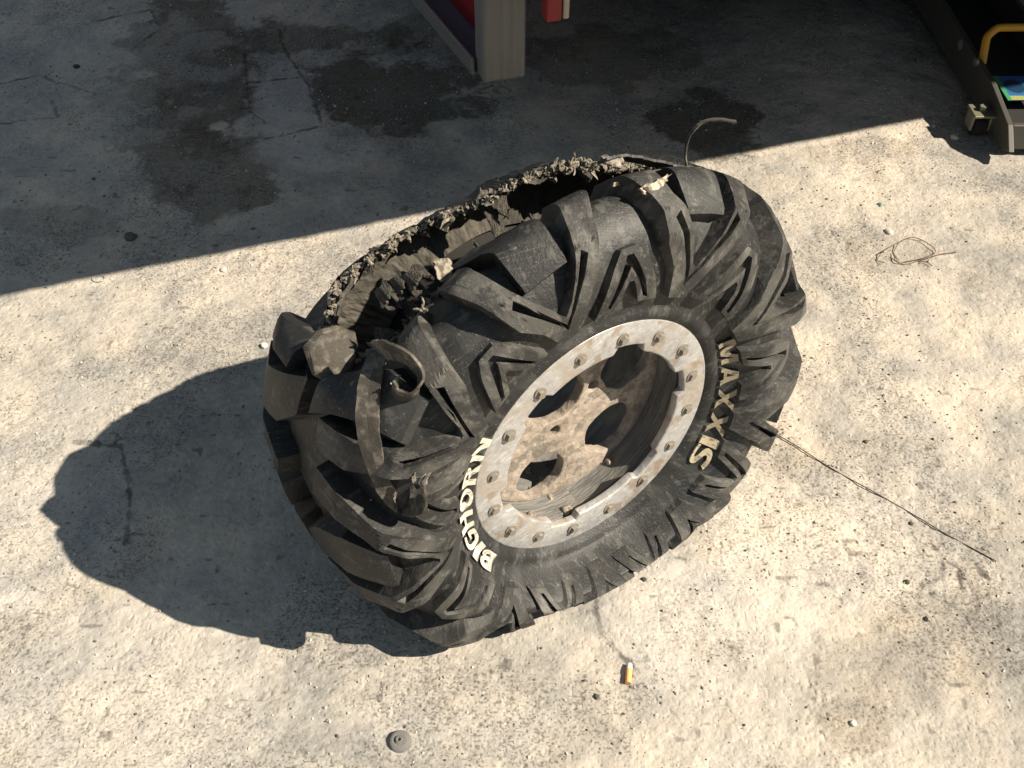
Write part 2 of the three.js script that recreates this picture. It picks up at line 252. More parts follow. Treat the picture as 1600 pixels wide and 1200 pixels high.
// ray of a photograph pixel onto the tyre's outer envelope, lifted by l metres
function onTyre(px, py, l = 0) {
  const d = rayDir(px, py).normalize(), p = V3();
  for (let k = 0.6; k < 2.4; k += 0.002) {
    p.copy(CAM).addScaledVector(d, k); const v = p.clone().sub(HUBP), w = v.dot(aN), r = Math.hypot(v.dot(aT), v.dot(aU));
    if (w > 0.02 + l || w < -0.3) continue;
    const s = w > -0.12 ? 0 : 1; void s;
    const rm = w > 0.006 ? 0.25 : ramp([[-0.27, 0.26], [-0.25, 0.3], [-0.2, 0.322], [-0.125, 0.335], [-0.05, 0.318], [-0.015, 0.296], [0.006, 0.262]], w);
    if (r < rm + l) return p.clone();
  }
  return at(px, py);
}

const wheel = thing('blown_wheel', 'shredded black off-road tyre on a dusty beadlock rim standing on the ground', 'wheel');
// --- the carcass: outer skin and inner lining of the two halves, split along the tear
function sheet(front, side) {
  const NA = 720, NS = 46, pos = [], uv = [], idx = [];
  for (let i = 0; i <= NA; i++) {
    const a = (i % NA) / NA * Math.PI * 2, s0 = front ? 0 : sBack(a), s1 = front ? sFront(a) : 1;
    for (let j = 0; j <= NS; j++) {
      const s = mix(s0, s1, j / NS), taper = inTear(degOf(a)) * smooth(0.12, 0, front ? 1 - j / NS : j / NS);
      const p = skin(a, s, side ? -mix(0.009, 0.003, taper) : 0); pos.push(p.x, p.y, p.z); uv.push(side ? i / NA * 1.0 : i / NA * 2.0, s * PL);
    }
  }
  for (let i = 0; i < NA; i++) for (let j = 0; j < NS; j++) { const b = i * (NS + 1) + j, c = b + NS + 1; side ? idx.push(b, b + 1, c, c, b + 1, c + 1) : idx.push(b, c, b + 1, b + 1, c, c + 1); }
  const g = new THREE.BufferGeometry(); g.setAttribute('position', new THREE.Float32BufferAttribute(pos, 3)); g.setAttribute('uv', new THREE.Float32BufferAttribute(uv, 2)); g.setIndex(idx); g.computeVertexNormals(); return g;
}
const carcass = add('tyre_carcass', mergeGeometries([sheet(true, 0), sheet(false, 0)]), MAT.rubber, wheel);
add('inner_lining', mergeGeometries([sheet(true, 1), sheet(false, 1)]), MAT.lining, wheel);

// --- lugs: a polygon in (degrees, s) raised off the skin with drafted walls
const DEG_M = 0.3 * RAD;
function lugGeo(poly, holes, hf, clip, draft = 0.0026, maxEdge = 0.0075) {
  const toP = ([d, s]) => new THREE.Vector2(d * DEG_M, s * PL), open = l => { if (l.length > 3 && l[0].distanceTo(l[l.length - 1]) < 1e-7) l.pop(); return l; };
  let contour = open(poly.map(toP)); if (THREE.ShapeUtils.area(contour) < 0) contour.reverse();
  const hs = holes.map(h => { const q = open(h.map(toP)); if (THREE.ShapeUtils.area(q) > 0) q.reverse(); return q; });
  const holeLines = hs.flatMap(h => h.map((p, i) => [p, h[(i + 1) % h.length]])), inHole = i => holeLines.some(([a, b]) => { const l = a.distanceTo(b), p = pts[i]; return Math.abs((b.x - a.x) * (p.y - a.y) - (b.y - a.y) * (p.x - a.x)) / l < 1e-6 && p.distanceTo(a) + p.distanceTo(b) < l + 1e-6; });
  let pts = contour.concat(...hs), tris = THREE.ShapeUtils.triangulateShape(contour, hs).map(t => [...t]);
  for (let it = 0; it < 11; it++) {                               // split the longest edges, keeping neighbours joined
    const cut = new Map(), key = (a, b) => a < b ? a * 65536 + b : b * 65536 + a; let any = false;
    for (const t of tris) for (let e = 0; e < 3; e++) { const a = t[e], b = t[(e + 1) % 3]; if (pts[a].distanceTo(pts[b]) > maxEdge && !cut.has(key(a, b))) { cut.set(key(a, b), pts.length); pts.push(pts[a].clone().lerp(pts[b], 0.5)); any = true; } }
    if (!any) break; const out = [];
    for (const [a, b, c] of tris) {
      const x = cut.get(key(a, b)), y = cut.get(key(b, c)), z = cut.get(key(c, a));
      const n = (x !== undefined) + (y !== undefined) + (z !== undefined);
      if (!n) out.push([a, b, c]);
      else if (n === 3) out.push([a, x, z], [x, b, y], [z, y, c], [x, y, z]);
      else if (n === 1) { if (x !== undefined) out.push([a, x, c], [x, b, c]); else if (y !== undefined) out.push([a, b, y], [a, y, c]); else out.push([a, b, z], [z, b, c]); }
      else if (x === undefined) out.push([a, b, y], [a, y, z], [z, y, c]);
      else if (y === undefined) out.push([b, c, z], [b, z, x], [x, z, a]);
      else out.push([c, a, x], [c, x, y], [y, x, b]);
    }
    tris = out;
  }
  const edges = new Map(); for (const t of tris) for (let e = 0; e < 3; e++) { const a = t[e], b = t[(e + 1) % 3]; if (edges.has(b * 65536 + a)) edges.delete(b * 65536 + a); else edges.set(a * 65536 + b, [a, b]); }
  const nrm = {}; for (const [a, b] of edges.values()) { const d = pts[b].clone().sub(pts[a]).normalize(); for (const i of [a, b]) (nrm[i] ??= new THREE.Vector2()).add(new THREE.Vector2(d.y, -d.x)); }
  const cl = (d, s) => clip === 'front' ? Math.min(s, sFront(d * RAD) + 0.002) : clip === 'back' ? Math.max(s, sBack(d * RAD) - 0.002) : s;
  const P = (p, h) => { const d = p.x / DEG_M; return skin(d * RAD, cl(d, p.y / PL), h); };
  const worn = d => clip === 'back' ? 1 - 0.85 * inTear(degOf(d * RAD)) : 1;
  const top = pts.map(p => P(p, hf(p.y / PL, p.x / DEG_M) * worn(p.x / DEG_M))), base = {}, baseP = {};
  for (const i in nrm) { const q = pts[i].clone().addScaledVector(nrm[i].normalize(), inHole(+i) ? 0.0005 : draft); base[i] = P(q, -0.002); baseP[i] = q; }
  const pos = [], uv = [], tri = (A, B, C, a, b, c) => { const n = B.clone().sub(A).cross(C.clone().sub(A)); if (n.lengthSq() < 1e-15) return; pos.push(...A, ...B, ...C); for (const q of [a, b, c]) uv.push(q.x * 1.13, q.y); };
  for (const [a, b, c] of tris) tri(top[a], top[c], top[b], pts[a], pts[c], pts[b]);
  for (const [a, b] of edges.values()) { const qa = baseP[a].clone().addScaledVector(nrm[a], 0.012), qb = baseP[b].clone().addScaledVector(nrm[b], 0.012); tri(top[a], top[b], base[a], pts[a], pts[b], qa); tri(top[b], base[b], base[a], pts[b], qb, qa); }
  const g = new THREE.BufferGeometry(); g.setAttribute('position', new THREE.Float32BufferAttribute(pos, 3)); g.setAttribute('uv', new THREE.Float32BufferAttribute(uv, 2));
  return toCreasedNormals(g, 0.33);
}
const S = { tip: sFrontR(0.214), t2: sFrontR(0.23), a: sFrontR(0.247), b: sFrontR(0.267), c: sFrontR(0.284), d: sFrontR(0.296), e: sW(-0.05), f: sW(-0.09), g: sW(-0.112) };
// the lug faces lie on flat facets: sidewall, shoulder, tread, so that each lug has a crisp corner where they meet
const FAC = [[0.012, 0.195], [0.0165, 0.25], [0.013, 0.284], [0.0, 0.309], [-0.048, 0.334], [-0.1, 0.343], [-0.136, 0.344], [-0.172, 0.343], [-0.224, 0.333], [-0.27, 0.307], [-0.283, 0.284], [-0.286, 0.25], [-0.28, 0.195]];
function lugH(s) {
  const [w, r, nw, nr] = prof(s); let best = 0.04;
  for (let i = 1; i < FAC.length; i++) {
    const [aw, ar] = FAC[i - 1], [bw, br] = FAC[i], ew = bw - aw, er = br - ar, D = nw * er - nr * ew; if (Math.abs(D) < 1e-9) continue;
    const t = ((aw - w) * er - (ar - r) * ew) / D, u = ((aw - w) * nr - (ar - r) * nw) / D; if (t > 0 && t < best && u >= -1e-6 && u <= 1 + 1e-6) best = t;
  }
  return Math.max(0.006, best);
}
const mir = (poly, t) => poly.map(([d, s]) => [d + t, s]);
const jit = (poly, k) => poly.map(([d, s]) => [d + rr(-k, k), s + rr(-k, k) * 0.0035]);
const tips = [24, 64, 105, 144, 182, 224, 264, 304, 344];
// V: point towards the rim, arms running over the shoulder
const Vp = [[3.3, S.tip], [7, S.a], [10.8, S.b], [13.6, S.d], [16, S.e], [17.2, S.f], [11, S.f + 0.012], [10, S.e], [8.4, S.d], [5, S.b], [0.6, S.a], [-0.6, S.a], [-5, S.b], [-8.4, S.d], [-9.4, S.e], [-10.5, S.f], [-17, S.f - 0.008], [-15.6, S.e], [-13.6, S.d], [-10.8, S.b], [-7, S.a], [-3.3, S.tip]];
const Vslot = [[0, S.t2 - 0.004], [9.6, S.c - 0.002], [8.3, S.c + 0.008], [0, S.t2 + 0.012], [-8.3, S.c + 0.008], [-9.6, S.c - 0.002]];
const Lp = [[-2.3, S.b + 0.014], [2.3, S.b + 0.014], [5.2, S.b - 0.016], [11.5, S.tip + 0.002], [4.6, S.tip + 0.004], [0.8, S.a - 0.006], [-0.8, S.a - 0.006], [-4.6, S.tip + 0.004], [-11.5, S.tip + 0.002], [-5.2, S.b - 0.016]];
const Lslot = [[-0.9, S.b + 0.001], [0.9, S.b + 0.001], [7.6, S.tip + 0.012], [6, S.tip + 0.013], [0, S.b - 0.02], [-6, S.tip + 0.013], [-7.6, S.tip + 0.012]];
const midF = [[-5, S.c + 0.004], [5, S.c + 0.002], [5.5, S.e], [9, S.f], [12.5, S.g], [4.5, S.g + 0.002], [-1, S.f], [-5.5, S.e]];
const gs = sW(-0.117), hs_ = sW(-0.165), is_ = sW(-0.21);
const midB = [[13, gs], [5.2, gs], [11, hs_], [15, is_], [15, 1 - S.c], [25, 1 - S.c], [25.5, is_], [21.5, hs_]];
tips.forEach((t, i) => {
  add('shoulder_lug', lugGeo(jit(mir(Vp, t), 0.25), [mir(Vslot, t)], lugH, 'front'), MAT.scuffed, carcass);
  const nx = i < 8 ? tips[i + 1] : tips[0] + 360, m = (t + nx) / 2;
  add('sidewall_chevron', lugGeo(jit(mir(Lp, m), 0.25), [mir(Lslot, m)], s => Math.min(lugH(s), 0.0095), 'front', 0.0015), MAT.scuffed, carcass);
  add('tread_lug', lugGeo(jit(mir(midF, t), 0.4), [], s => lugH(s) * mix(0.75, 1, smooth(S.c, S.e, s)), 'front'), MAT.rubber, carcass);
  add('tread_lug', lugGeo(jit(mir(midB, t), 0.4), [], lugH, 'back'), MAT.rubber, carcass);
  const rear = mir(Vp.map(([d, s]) => [d, 1 - s]), t + 20);
  add('shoulder_lug', lugGeo(jit(rear, 0.4), [], lugH, 'back'), MAT.rubber, carcass);
});

// --- raised white lettering
const font = await new FontLoader().loadAsync('fonts/droid/droid_sans_bold.typeface.json');
function lettering(text, a0, a1, r0, r1, mats, widths) {
  const tot = widths.reduce((x, y) => x + y, 0); let acc = 0;
  [...text].forEach((ch, i) => {
    const sh = ch === 'I' ? [new THREE.Shape([[0, 0], [0.3, 0], [0.3, 1], [0, 1]].map(p => new THREE.Vector2(...p)))] : font.generateShapes(ch, 1), bb = new THREE.Box2(); for (const s of sh) for (const p of s.getPoints(6)) bb.expandByPoint(p);
    const w0 = acc / tot, w1 = (acc + widths[i] * 0.86) / tot; acc += widths[i];
    const gs2 = sh.map(s => {
      const m = p => [mix(a0, a1, mix(w0, w1, (p.x - bb.min.x) / (bb.max.x - bb.min.x))), sFrontR(0.2) + (mix(r0, r1, (p.y - bb.min.y) / (bb.max.y - bb.min.y)) - 0.2) / PL * 1.02];
      const e = s.extractPoints(6); return [e.shape.map(m), e.holes.map(h => h.map(m))];
    });
    add('letter_body', mergeGeometries(gs2.map(([c, h]) => lugGeo(c, h, () => 0.0035, '', 0.0012, 0.006))), MAT.rubber, carcass);
    add('raised_letter', mergeGeometries(gs2.map(([c, h]) => lugGeo(c, h, () => 0.0042, '', 0.0001, 0.006))), mats[i], carcass);
  });
}
lettering('BIGHORN', 213, 145, 0.187, 0.2075, Array(7).fill(MAT.letter), [1, 0.5, 1.1, 1.05, 1.1, 1.05, 1.05]);
const D_ = MAT.dirtyLetter; lettering('MAXXIS', 21, -40, 0.194, 0.214, [D_, D_, D_, D_, MAT.midLetter, MAT.midLetter], [1.35, 1.1, 1.15, 1.15, 0.42, 1]);

// ---------------------------------------------------------------- rim
const rimQ = new THREE.Quaternion().setFromRotationMatrix(new THREE.Matrix4().makeBasis(aT, aU, aN));
function rimPart(name, geo, mat) { const m = add(name, geo, mat, wheel); m.position.copy(HUBP); m.quaternion.copy(rimQ); return m; }
function circlePath(x, y, r, n = 40) { const p = new THREE.Path(); for (let i = 0; i < n; i++) { const a = i / n * Math.PI * 2; p[i ? 'lineTo' : 'moveTo'](x + r * Math.cos(a), y + r * Math.sin(a)); } p.closePath(); return p; }
const circleShape = (r, n = 160) => { const s = new THREE.Shape(); for (let i = 0; i < n; i++) { const a = i / n * Math.PI * 2; s[i ? 'lineTo' : 'moveTo'](r * Math.cos(a), r * Math.sin(a)); } s.closePath(); return s; };
const ringShape = circleShape(0.1755, 200), hole = new THREE.Path();
for (let i = 0; i < 360; i++) {                                  // six scallops in the inner edge
  const d = ((i - 11 + 360) % 60), u = Math.min(d, 60 - d), r = 0.1335 + 0.0105 * smooth(11.5, 8.5, u), a = i * RAD; hole[i ? 'lineTo' : 'moveTo'](r * Math.cos(a), r * Math.sin(a));
}
hole.closePath(); ringShape.holes.push(hole);
const ringGeo = new THREE.ExtrudeGeometry(ringShape, { depth: 0.008, bevelEnabled: true, bevelThickness: 0.0022, bevelSize: 0.0022, bevelSegments: 3, curveSegments: 1 });
ringGeo.translate(0, 0, -0.0102);
const ring = rimPart('beadlock_ring', toCreasedNormals(ringGeo, 0.6), MAT.alloy);
{
  const head = new THREE.CylinderGeometry(0.0056, 0.0062, 0.006, 6); head.rotateX(Math.PI / 2); head.translate(0, 0, 0.003);
  const washer = new THREE.CylinderGeometry(0.0088, 0.0092, 0.0016, 20); washer.rotateX(Math.PI / 2); washer.translate(0, 0, 0.0008);
  const g = toCreasedNormals(mergeGeometries([head, washer]), 0.5);
  for (let i = 0; i < 16; i++) { const a = (11 + i * 22.5) * RAD, b = add('bolt', g, MAT.bolt, ring); b.position.set(0.1545 * Math.cos(a), 0.1545 * Math.sin(a), 0); b.rotation.set(rr(-0.05, 0.05), rr(-0.05, 0.05), rr(0, 1)); b.scale.set(rr(0.85, 1.02), rr(0.85, 1.02), rr(0.7, 1.1)); }
}
const disc = circleShape(0.1455, 120);
for (const [x, y, r] of [[-0.02, 0.038, 0.045], [0.07, -0.07, 0.043], [-0.042, -0.094, 0.039], [0.092, 0.036, 0.042], [-0.02, -0.023, 0.0105], [0.04, 0.026, 0.0105]]) { const p = new THREE.Path(), n = 64, o = x * 90; for (let i = 0; i < n; i++) { const a = i / n * Math.PI * 2, q = r * (1 + (fbm(3 + 2.2 * Math.cos(a) + o, 3 + 2.2 * Math.sin(a), 3) - 0.5) * 0.14); p[i ? 'lineTo' : 'moveTo'](x + q * Math.cos(a), y + q * Math.sin(a)); } p.closePath(); disc.holes.push(p); }
const discGeo = new THREE.ExtrudeGeometry(disc, { depth: 0.012, bevelEnabled: true, bevelThickness: 0.002, bevelSize: 0.0022, bevelSegments: 3, curveSegments: 1 });
discGeo.translate(0, 0, -0.073);
rimPart('wheel_disc', toCreasedNormals(discGeo, 0.6), MAT.mud);
{
  const lathe = pf => { const g = new THREE.LatheGeometry(pf.map(([r, z]) => new THREE.Vector2(r, z)), 128); g.rotateX(Math.PI / 2); return toCreasedNormals(g, 0.5); };
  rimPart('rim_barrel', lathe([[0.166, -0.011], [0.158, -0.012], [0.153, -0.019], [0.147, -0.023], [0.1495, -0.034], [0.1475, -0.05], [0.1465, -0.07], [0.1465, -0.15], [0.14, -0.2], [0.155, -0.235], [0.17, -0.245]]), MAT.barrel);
  rimPart('bead_seat', lathe([[0.17, -0.013], [0.164, -0.024], [0.164, -0.06], [0.1505, -0.08], [0.15, -0.17], [0.16, -0.2], [0.165, -0.235], [0.174, -0.248]]), new THREE.MeshStandardMaterial({ color: new THREE.Color().setRGB(0.014, 0.013, 0.012), roughness: 0.9, side: THREE.DoubleSide }));  // near-black colour stands in for the shade inside the torn tyre
}
function lump(r, n = 2, rough = 0.35, flat = 0.7) {
  const g = mergeVertices(new THREE.IcosahedronGeometry(r, n).deleteAttribute('normal').deleteAttribute('uv'), r * 0.01), p = g.attributes.position, o = rr(0, 50);
  for (let i = 0; i < p.count; i++) { const x = p.getX(i), y = p.getY(i), z = p.getZ(i), k = 1 + rough * ((fbm(x / r * 1.3 + o, y / r * 1.3 + z / r, 3) - 0.5) * 2); p.setXYZ(i, x * k, y * k * flat, z * k); }
  const uv = []; for (let i = 0; i < p.count; i++) uv.push(p.getX(i) / 0.4, p.getZ(i) / 0.4); g.setAttribute('uv', new THREE.Float32BufferAttribute(uv, 2)); g.computeVertexNormals(); return g;
}
{
  const gs2 = [];
  for (let i = 0; i < 46; i++) { const a = rr(205, 300) * RAD, w = -Math.pow(rnd(), 0.8) * 0.13 - 0.02, g = lump(rr(0.002, 0.0075), 1, 0.5), rb = 0.1475, p = V3(rb * Math.cos(a), rb * Math.sin(a), w); g.translate(p.x, p.y, p.z); gs2.push(g); }
  const m = rimPart('dried_mud', mergeGeometries(gs2), MAT.mud); m.userData = { kind: 'stuff' };
}

// ---------------------------------------------------------------- torn rubber: fringe, strips, shreds
function ribbon(pts, width, up, thick = 0.0022, ragged = 0.1, n = 60) {   // up(t): direction across the strip
  const c = new THREE.CatmullRomCurve3(pts, false, 'centripetal'), pos = [], uv = [], idx = [], L = c.getLength();
  for (let i = 0; i <= n; i++) {
    const t = i / n, p = c.getPointAt(t), tan = c.getTangentAt(t), x = up(t).clone(); x.addScaledVector(tan, -x.dot(tan)).normalize(); const nn = tan.clone().cross(x).multiplyScalar(thick / 2);
    const wd = (typeof width === 'function' ? width(t) : width) / 2, e0 = wd * (1 + (vn(i * 0.6, 3.3) - 0.5) * ragged * 2), e1 = wd * (1 + (vn(i * 0.6, 71.3) - 0.5) * ragged * 2);
    for (const [e, s] of [[-e0, 1], [e1, 1], [e1, -1], [-e0, -1]]) { const q = p.clone().addScaledVector(x, e).addScaledVector(nn, s); pos.push(q.x, q.y, q.z); uv.push(t * L * 6, e * 6); }
  }
  for (let i = 0; i < n; i++) for (let k = 0; k < 4; k++) { const a = i * 4 + k, b = i * 4 + (k + 1) % 4; idx.push(a, b, a + 4, b, b + 4, a + 4); }
  idx.push(0, 2, 1, 0, 3, 2); const z = n * 4; idx.push(z, z + 1, z + 2, z, z + 2, z + 3);
  const g = new THREE.BufferGeometry(); g.setAttribute('position', new THREE.Float32BufferAttribute(pos, 3)); g.setAttribute('uv', new THREE.Float32BufferAttribute(uv, 2)); g.setIndex(idx); return toCreasedNormals(g, 0.8);
}
function flake(len, wid) {                                       // a small curled shred, root at the origin, growing along +y
  const o = rr(-0.6, 0.6), k = rr(-1, 1), pts = [V3(0, 0, 0), V3(o * len * 0.3, len * 0.4, k * len * 0.1), V3(o * len * 0.5, len * 0.75, k * len * 0.35), V3(o * len * 0.4, len, k * len * 0.75)];
  return ribbon(pts, t => wid * (1.1 - t) * (0.75 + 0.5 * rnd()), () => V3(1, 0, 0), 0.0016, 0.5, 6);
}
function fringe(edge, a0, a1, step, lenMin, lenMax, h, tilt) {
  const gs2 = [];
  for (let d = a0; d < a1; d += step * rr(0.5, 1.5)) {
    const thick = (smooth(0.25, 0.8, vn(d * 0.21, lenMax * 900)) * 0.9 + 0.25) * mix(1, 0.45, smooth(112, 132, d)); if (rnd() > 0.45 + thick * 0.6) continue;
    const a = d * RAD, s = edge(a), p = skin(a, s + rr(-0.004, 0.004), h), ax = skin(a, s + (edge === sBack ? -0.02 : 0.02), h).sub(p).normalize(), up = p.clone().sub(HUBP).addScaledVector(aN, -p.clone().sub(HUBP).dot(aN)).normalize();
    const dir = ax.multiplyScalar(rr(0.1, 1)).addScaledVector(up, rr(-0.4, tilt)).add(V3(rr(-0.4, 0.4), rr(-0.3, 0.3), rr(-0.4, 0.4))).normalize();
    const g = flake(rr(lenMin, lenMax) * (0.5 + thick), rr(0.003, 0.012)); g.rotateY(rr(0, 6.28)); p.add(V3(rr(-1, 1), rr(-1, 1), rr(-1, 1)).multiplyScalar(0.006 * thick)); g.applyQuaternion(new THREE.Quaternion().setFromUnitVectors(V3(0, 1, 0), dir)); g.translate(p.x, p.y, p.z); gs2.push(g);
    for (let q = 0; q < 2; q++) { const l = lump(rr(0.001, 0.0045) * (0.5 + thick * 0.7), 1, 1.2, rr(0.3, 0.8)).toNonIndexed(); l.computeVertexNormals(); l.translate(p.x + rr(-0.004, 0.004), p.y + rr(-0.003, 0.003), p.z); gs2.push(l); }
  }
  return mergeGeometries(gs2.map(g => g.index ? g.toNonIndexed() : g));
}
add('torn_fringe', fringe(sBack, 36, 149, 0.3, 0.004, 0.013, -0.004, 0.6), MAT.cord, wheel).userData = { kind: 'stuff', label: 'frayed tan cord edge along the rear of the tear' };
add('torn_fringe', fringe(sFront, 40, 149, 0.7, 0.004, 0.013, -0.004, 0.3), MAT.cord, wheel).userData = { kind: 'stuff' };

const T = (x, y, l) => onTyre(x, y, l), N1 = aN.clone(), U1 = aU.clone();
// long strip hanging over the shoulder and curling up at its foot
add('rubber_strip', ribbon([T(592, 548, 0.01), T(580, 590, 0.03), T(574, 650, 0.04), T(583, 710, 0.044), T(604, 768, 0.038), T(626, 791, 0.032), T(648, 793, 0.03), T(662, 780, 0.032), T(661, 763, 0.038), T(650, 757, 0.042)], t => 0.021 + 0.004 * Math.sin(t * 7) + (t > 0.9 ? (t - 0.9) * -0.06 : 0), t => V3(0.95, 0.2, 0.1).lerp(V3(-0.25, 0.35, -0.9), smooth(0.5, 0.78, t)), 0.003, 0.08), MAT.strip, wheel).userData = { label: 'long strip curling up at its lower end' };
// short strip curled into an open loop
add('rubber_strip', ribbon([T(588, 548, 0.01), T(612, 548, 0.035), T(640, 562, 0.05), T(656, 590, 0.055), T(645, 614, 0.055), T(624, 616, 0.045), T(614, 604, 0.035)], t => 0.024, t => V3(0, 1, 0).addScaledVector(aN, 0.55), 0.003, 0.08), MAT.strip, wheel).userData = { label: 'short strip curled into an open loop' };
add('cord_tuft', mergeGeometries([0, 1, 2, 3, 4, 5, 6].map(i => { const g = flake(rr(0.006, 0.013), 0.005), p = i < 4 ? T(652 + rr(-12, 10), 758, 0.042) : T(616, 600, 0.035); g.rotateX(rr(-1, 1)); g.rotateY(rr(0, 6)); g.translate(p.x, p.y, p.z); return g; })), MAT.cord, wheel).userData = { kind: 'stuff' };
add('cord_tuft', mergeGeometries([0, 1, 2, 3, 4].map(() => { const g = flake(rr(0.008, 0.018), 0.005), p = T(660 + rr(-4, 8), 488 + rr(-6, 6), 0); g.rotateX(rr(-1, 1)); g.rotateY(rr(0, 6)); g.translate(p.x, p.y, p.z); return g; })), MAT.cord, wheel).userData = { kind: 'stuff' };
// hook of torn cord standing up at the end of the tear
{ const b = T(1075, 268, 0), dx = V3(1, 0, 0), uy = V3(0, 1, 0), pp = (x, y) => b.clone().addScaledVector(dx, x).addScaledVector(uy, y);
  add('cord_hook', ribbon([pp(0, 0), pp(-0.006, 0.026), pp(-0.003, 0.052), pp(0.009, 0.067), pp(0.028, 0.071), pp(0.048, 0.068)], t => mix(0.003, 0.0065, t * t), t => aN, 0.0018, 0.35), MAT.strip, wheel).userData = { label: 'thin hook of torn rubber standing up' }; }
// long shreds lying across the far end of the tear
add('rubber_shred', ribbon([T(1085, 268, 0.002), T(1050, 262, 0.008), T(1010, 252, 0.014), T(970, 246, 0.02), T(940, 252, 0.02)], t => mix(0.022, 0.016, t), t => aN.clone().addScaledVector(aU, 0.9), 0.003, 0.3), MAT.rubber, wheel);
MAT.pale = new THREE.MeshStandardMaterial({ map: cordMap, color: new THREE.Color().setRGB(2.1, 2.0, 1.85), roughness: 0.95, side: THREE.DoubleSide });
function shard(corners, bulge, thick = 0.003) {                  // a ragged scrap of torn ply between three points
  const [a, b, c] = corners, n = b.clone().sub(a).cross(c.clone().sub(a)).normalize(), M = 12, o = rr(0, 40), top = [], idx = [], at2 = {};
  for (let i = 0; i <= M; i++) for (let j = 0; j <= M - i; j++) {
    const u = i / M, v = j / M, w = 1 - u - v, p = V3().addScaledVector(a, w).addScaledVector(b, u).addScaledVector(c, v), e = Math.min(u, v, w);
    p.addScaledVector(n, bulge * 16 * u * v * w + (vn(u * 7 + o, v * 7) - 0.5) * 0.003); if (e === 0) p.addScaledVector(V3(vn(u * 9 + o, v * 9) - 0.5, vn(u * 9, v * 9 + o) - 0.5, 0), 0.007);
    at2[i + ',' + j] = top.length; top.push(p);
  }
  for (let i = 0; i < M; i++) for (let j = 0; j < M - i; j++) { idx.push(at2[i + ',' + j], at2[(i + 1) + ',' + j], at2[i + ',' + (j + 1)]); if (j < M - i - 1) idx.push(at2[(i + 1) + ',' + j], at2[(i + 1) + ',' + (j + 1)], at2[i + ',' + (j + 1)]); }
  const N = top.length, pos = [], uv = [], all = idx.slice(); for (const k of [0, 1]) for (const p of top) { const q = p.clone().addScaledVector(n, -thick * k); pos.push(q.x, q.y, q.z); uv.push(p.x * 8, p.z * 8); }
  for (let i = 0; i < idx.length; i += 3) all.push(idx[i] + N, idx[i + 2] + N, idx[i + 1] + N);
  for (let i = 0; i < M; i++) for (const [p, q] of [[at2[i + ',0'], at2[(i + 1) + ',0']], [at2['0,' + (i + 1)], at2['0,' + i]], [at2[(M - i) + ',' + i], at2[(M - i - 1) + ',' + (i + 1)]]]) all.push(p, q, p + N, q, q + N, p + N);
  const g = new THREE.BufferGeometry(); g.setAttribute('position', new THREE.Float32BufferAttribute(pos, 3)); g.setAttribute('uv', new THREE.Float32BufferAttribute(uv, 2)); g.setIndex(all); return toCreasedNormals(g, 0.9);
}
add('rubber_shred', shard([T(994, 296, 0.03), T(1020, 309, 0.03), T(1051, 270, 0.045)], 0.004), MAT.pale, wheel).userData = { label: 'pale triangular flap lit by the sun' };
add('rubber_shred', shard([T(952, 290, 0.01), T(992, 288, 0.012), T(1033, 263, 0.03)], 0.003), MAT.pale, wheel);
add('rubber_shred', shard([T(932, 246, 0.02), T(966, 263, 0.02), T(978, 243, 0.025)], 0.004), MAT.cord, wheel);
// curled tubes of lining inside the tear
for (const [x, y, r] of [[655, 440, 0.013], [632, 446, 0.01], [610, 462, 0.011]]) {
  const c = T(x, y, -0.03), pts = []; for (let i = 0; i <= 10; i++) { const a = i / 10 * 5.2; pts.push(c.clone().addScaledVector(aT, r * Math.cos(a)).addScaledVector(aU, r * Math.sin(a))); }
  add('rubber_curl', ribbon(pts, 0.022, () => aN.clone(), 0.003, 0.4, 30), MAT.lining, wheel);
}
for (let k = 0; k < 30; k++) {                                   // ragged flaps of ply along the rear lip, some bent in, some standing
  const d = mix(50, 144, (k + rr(-0.3, 0.3)) / 29), a = d * RAD, wd = rr(0.02, 0.055), p = skin(a, sBack(a) + 0.008, -0.003), q = skin(a + wd / 0.27, sBack(a + wd / 0.27) + 0.008, -0.003), len = rr(0.014, 0.036);
  const m = p.clone().lerp(q, rr(0.1, 0.9)).addScaledVector(aN, len * rr(-0.3, 1)).addScaledVector(aU, len * rr(-0.8, 0.5));
  add('ply_flap', shard([p, q, m], rr(-0.008, 0.008), 0.005), k % 3 === 0 ? MAT.lining : k % 3 === 1 ? MAT.cord : MAT.strip, wheel);
}
for (const [a0, w0, len, wd] of [[128, -0.125, 0.05, 0.03], [121, -0.12, 0.035, 0.022], [114, -0.115, 0.05, 0.034], [107, -0.112, 0.04, 0.026], [99, -0.11, 0.055, 0.03], [91, -0.1, 0.04, 0.03], [83, -0.098, 0.05, 0.028], [136, -0.125, 0.04, 0.03]]) {
  const a = a0 * RAD, p = skin(a, sFront(a), -0.002), q = skin(a + wd / 0.3, sFront(a + wd / 0.3), -0.002), m = p.clone().lerp(q, rr(0.3, 0.7)).addScaledVector(aN, -len * rr(0.5, 0.9)).addScaledVector(aU, len * rr(-0.3, 0.5));
  add('rubber_shred', shard([p, q, m], rr(-0.006, 0.006), 0.003), MAT.lining, wheel);
}
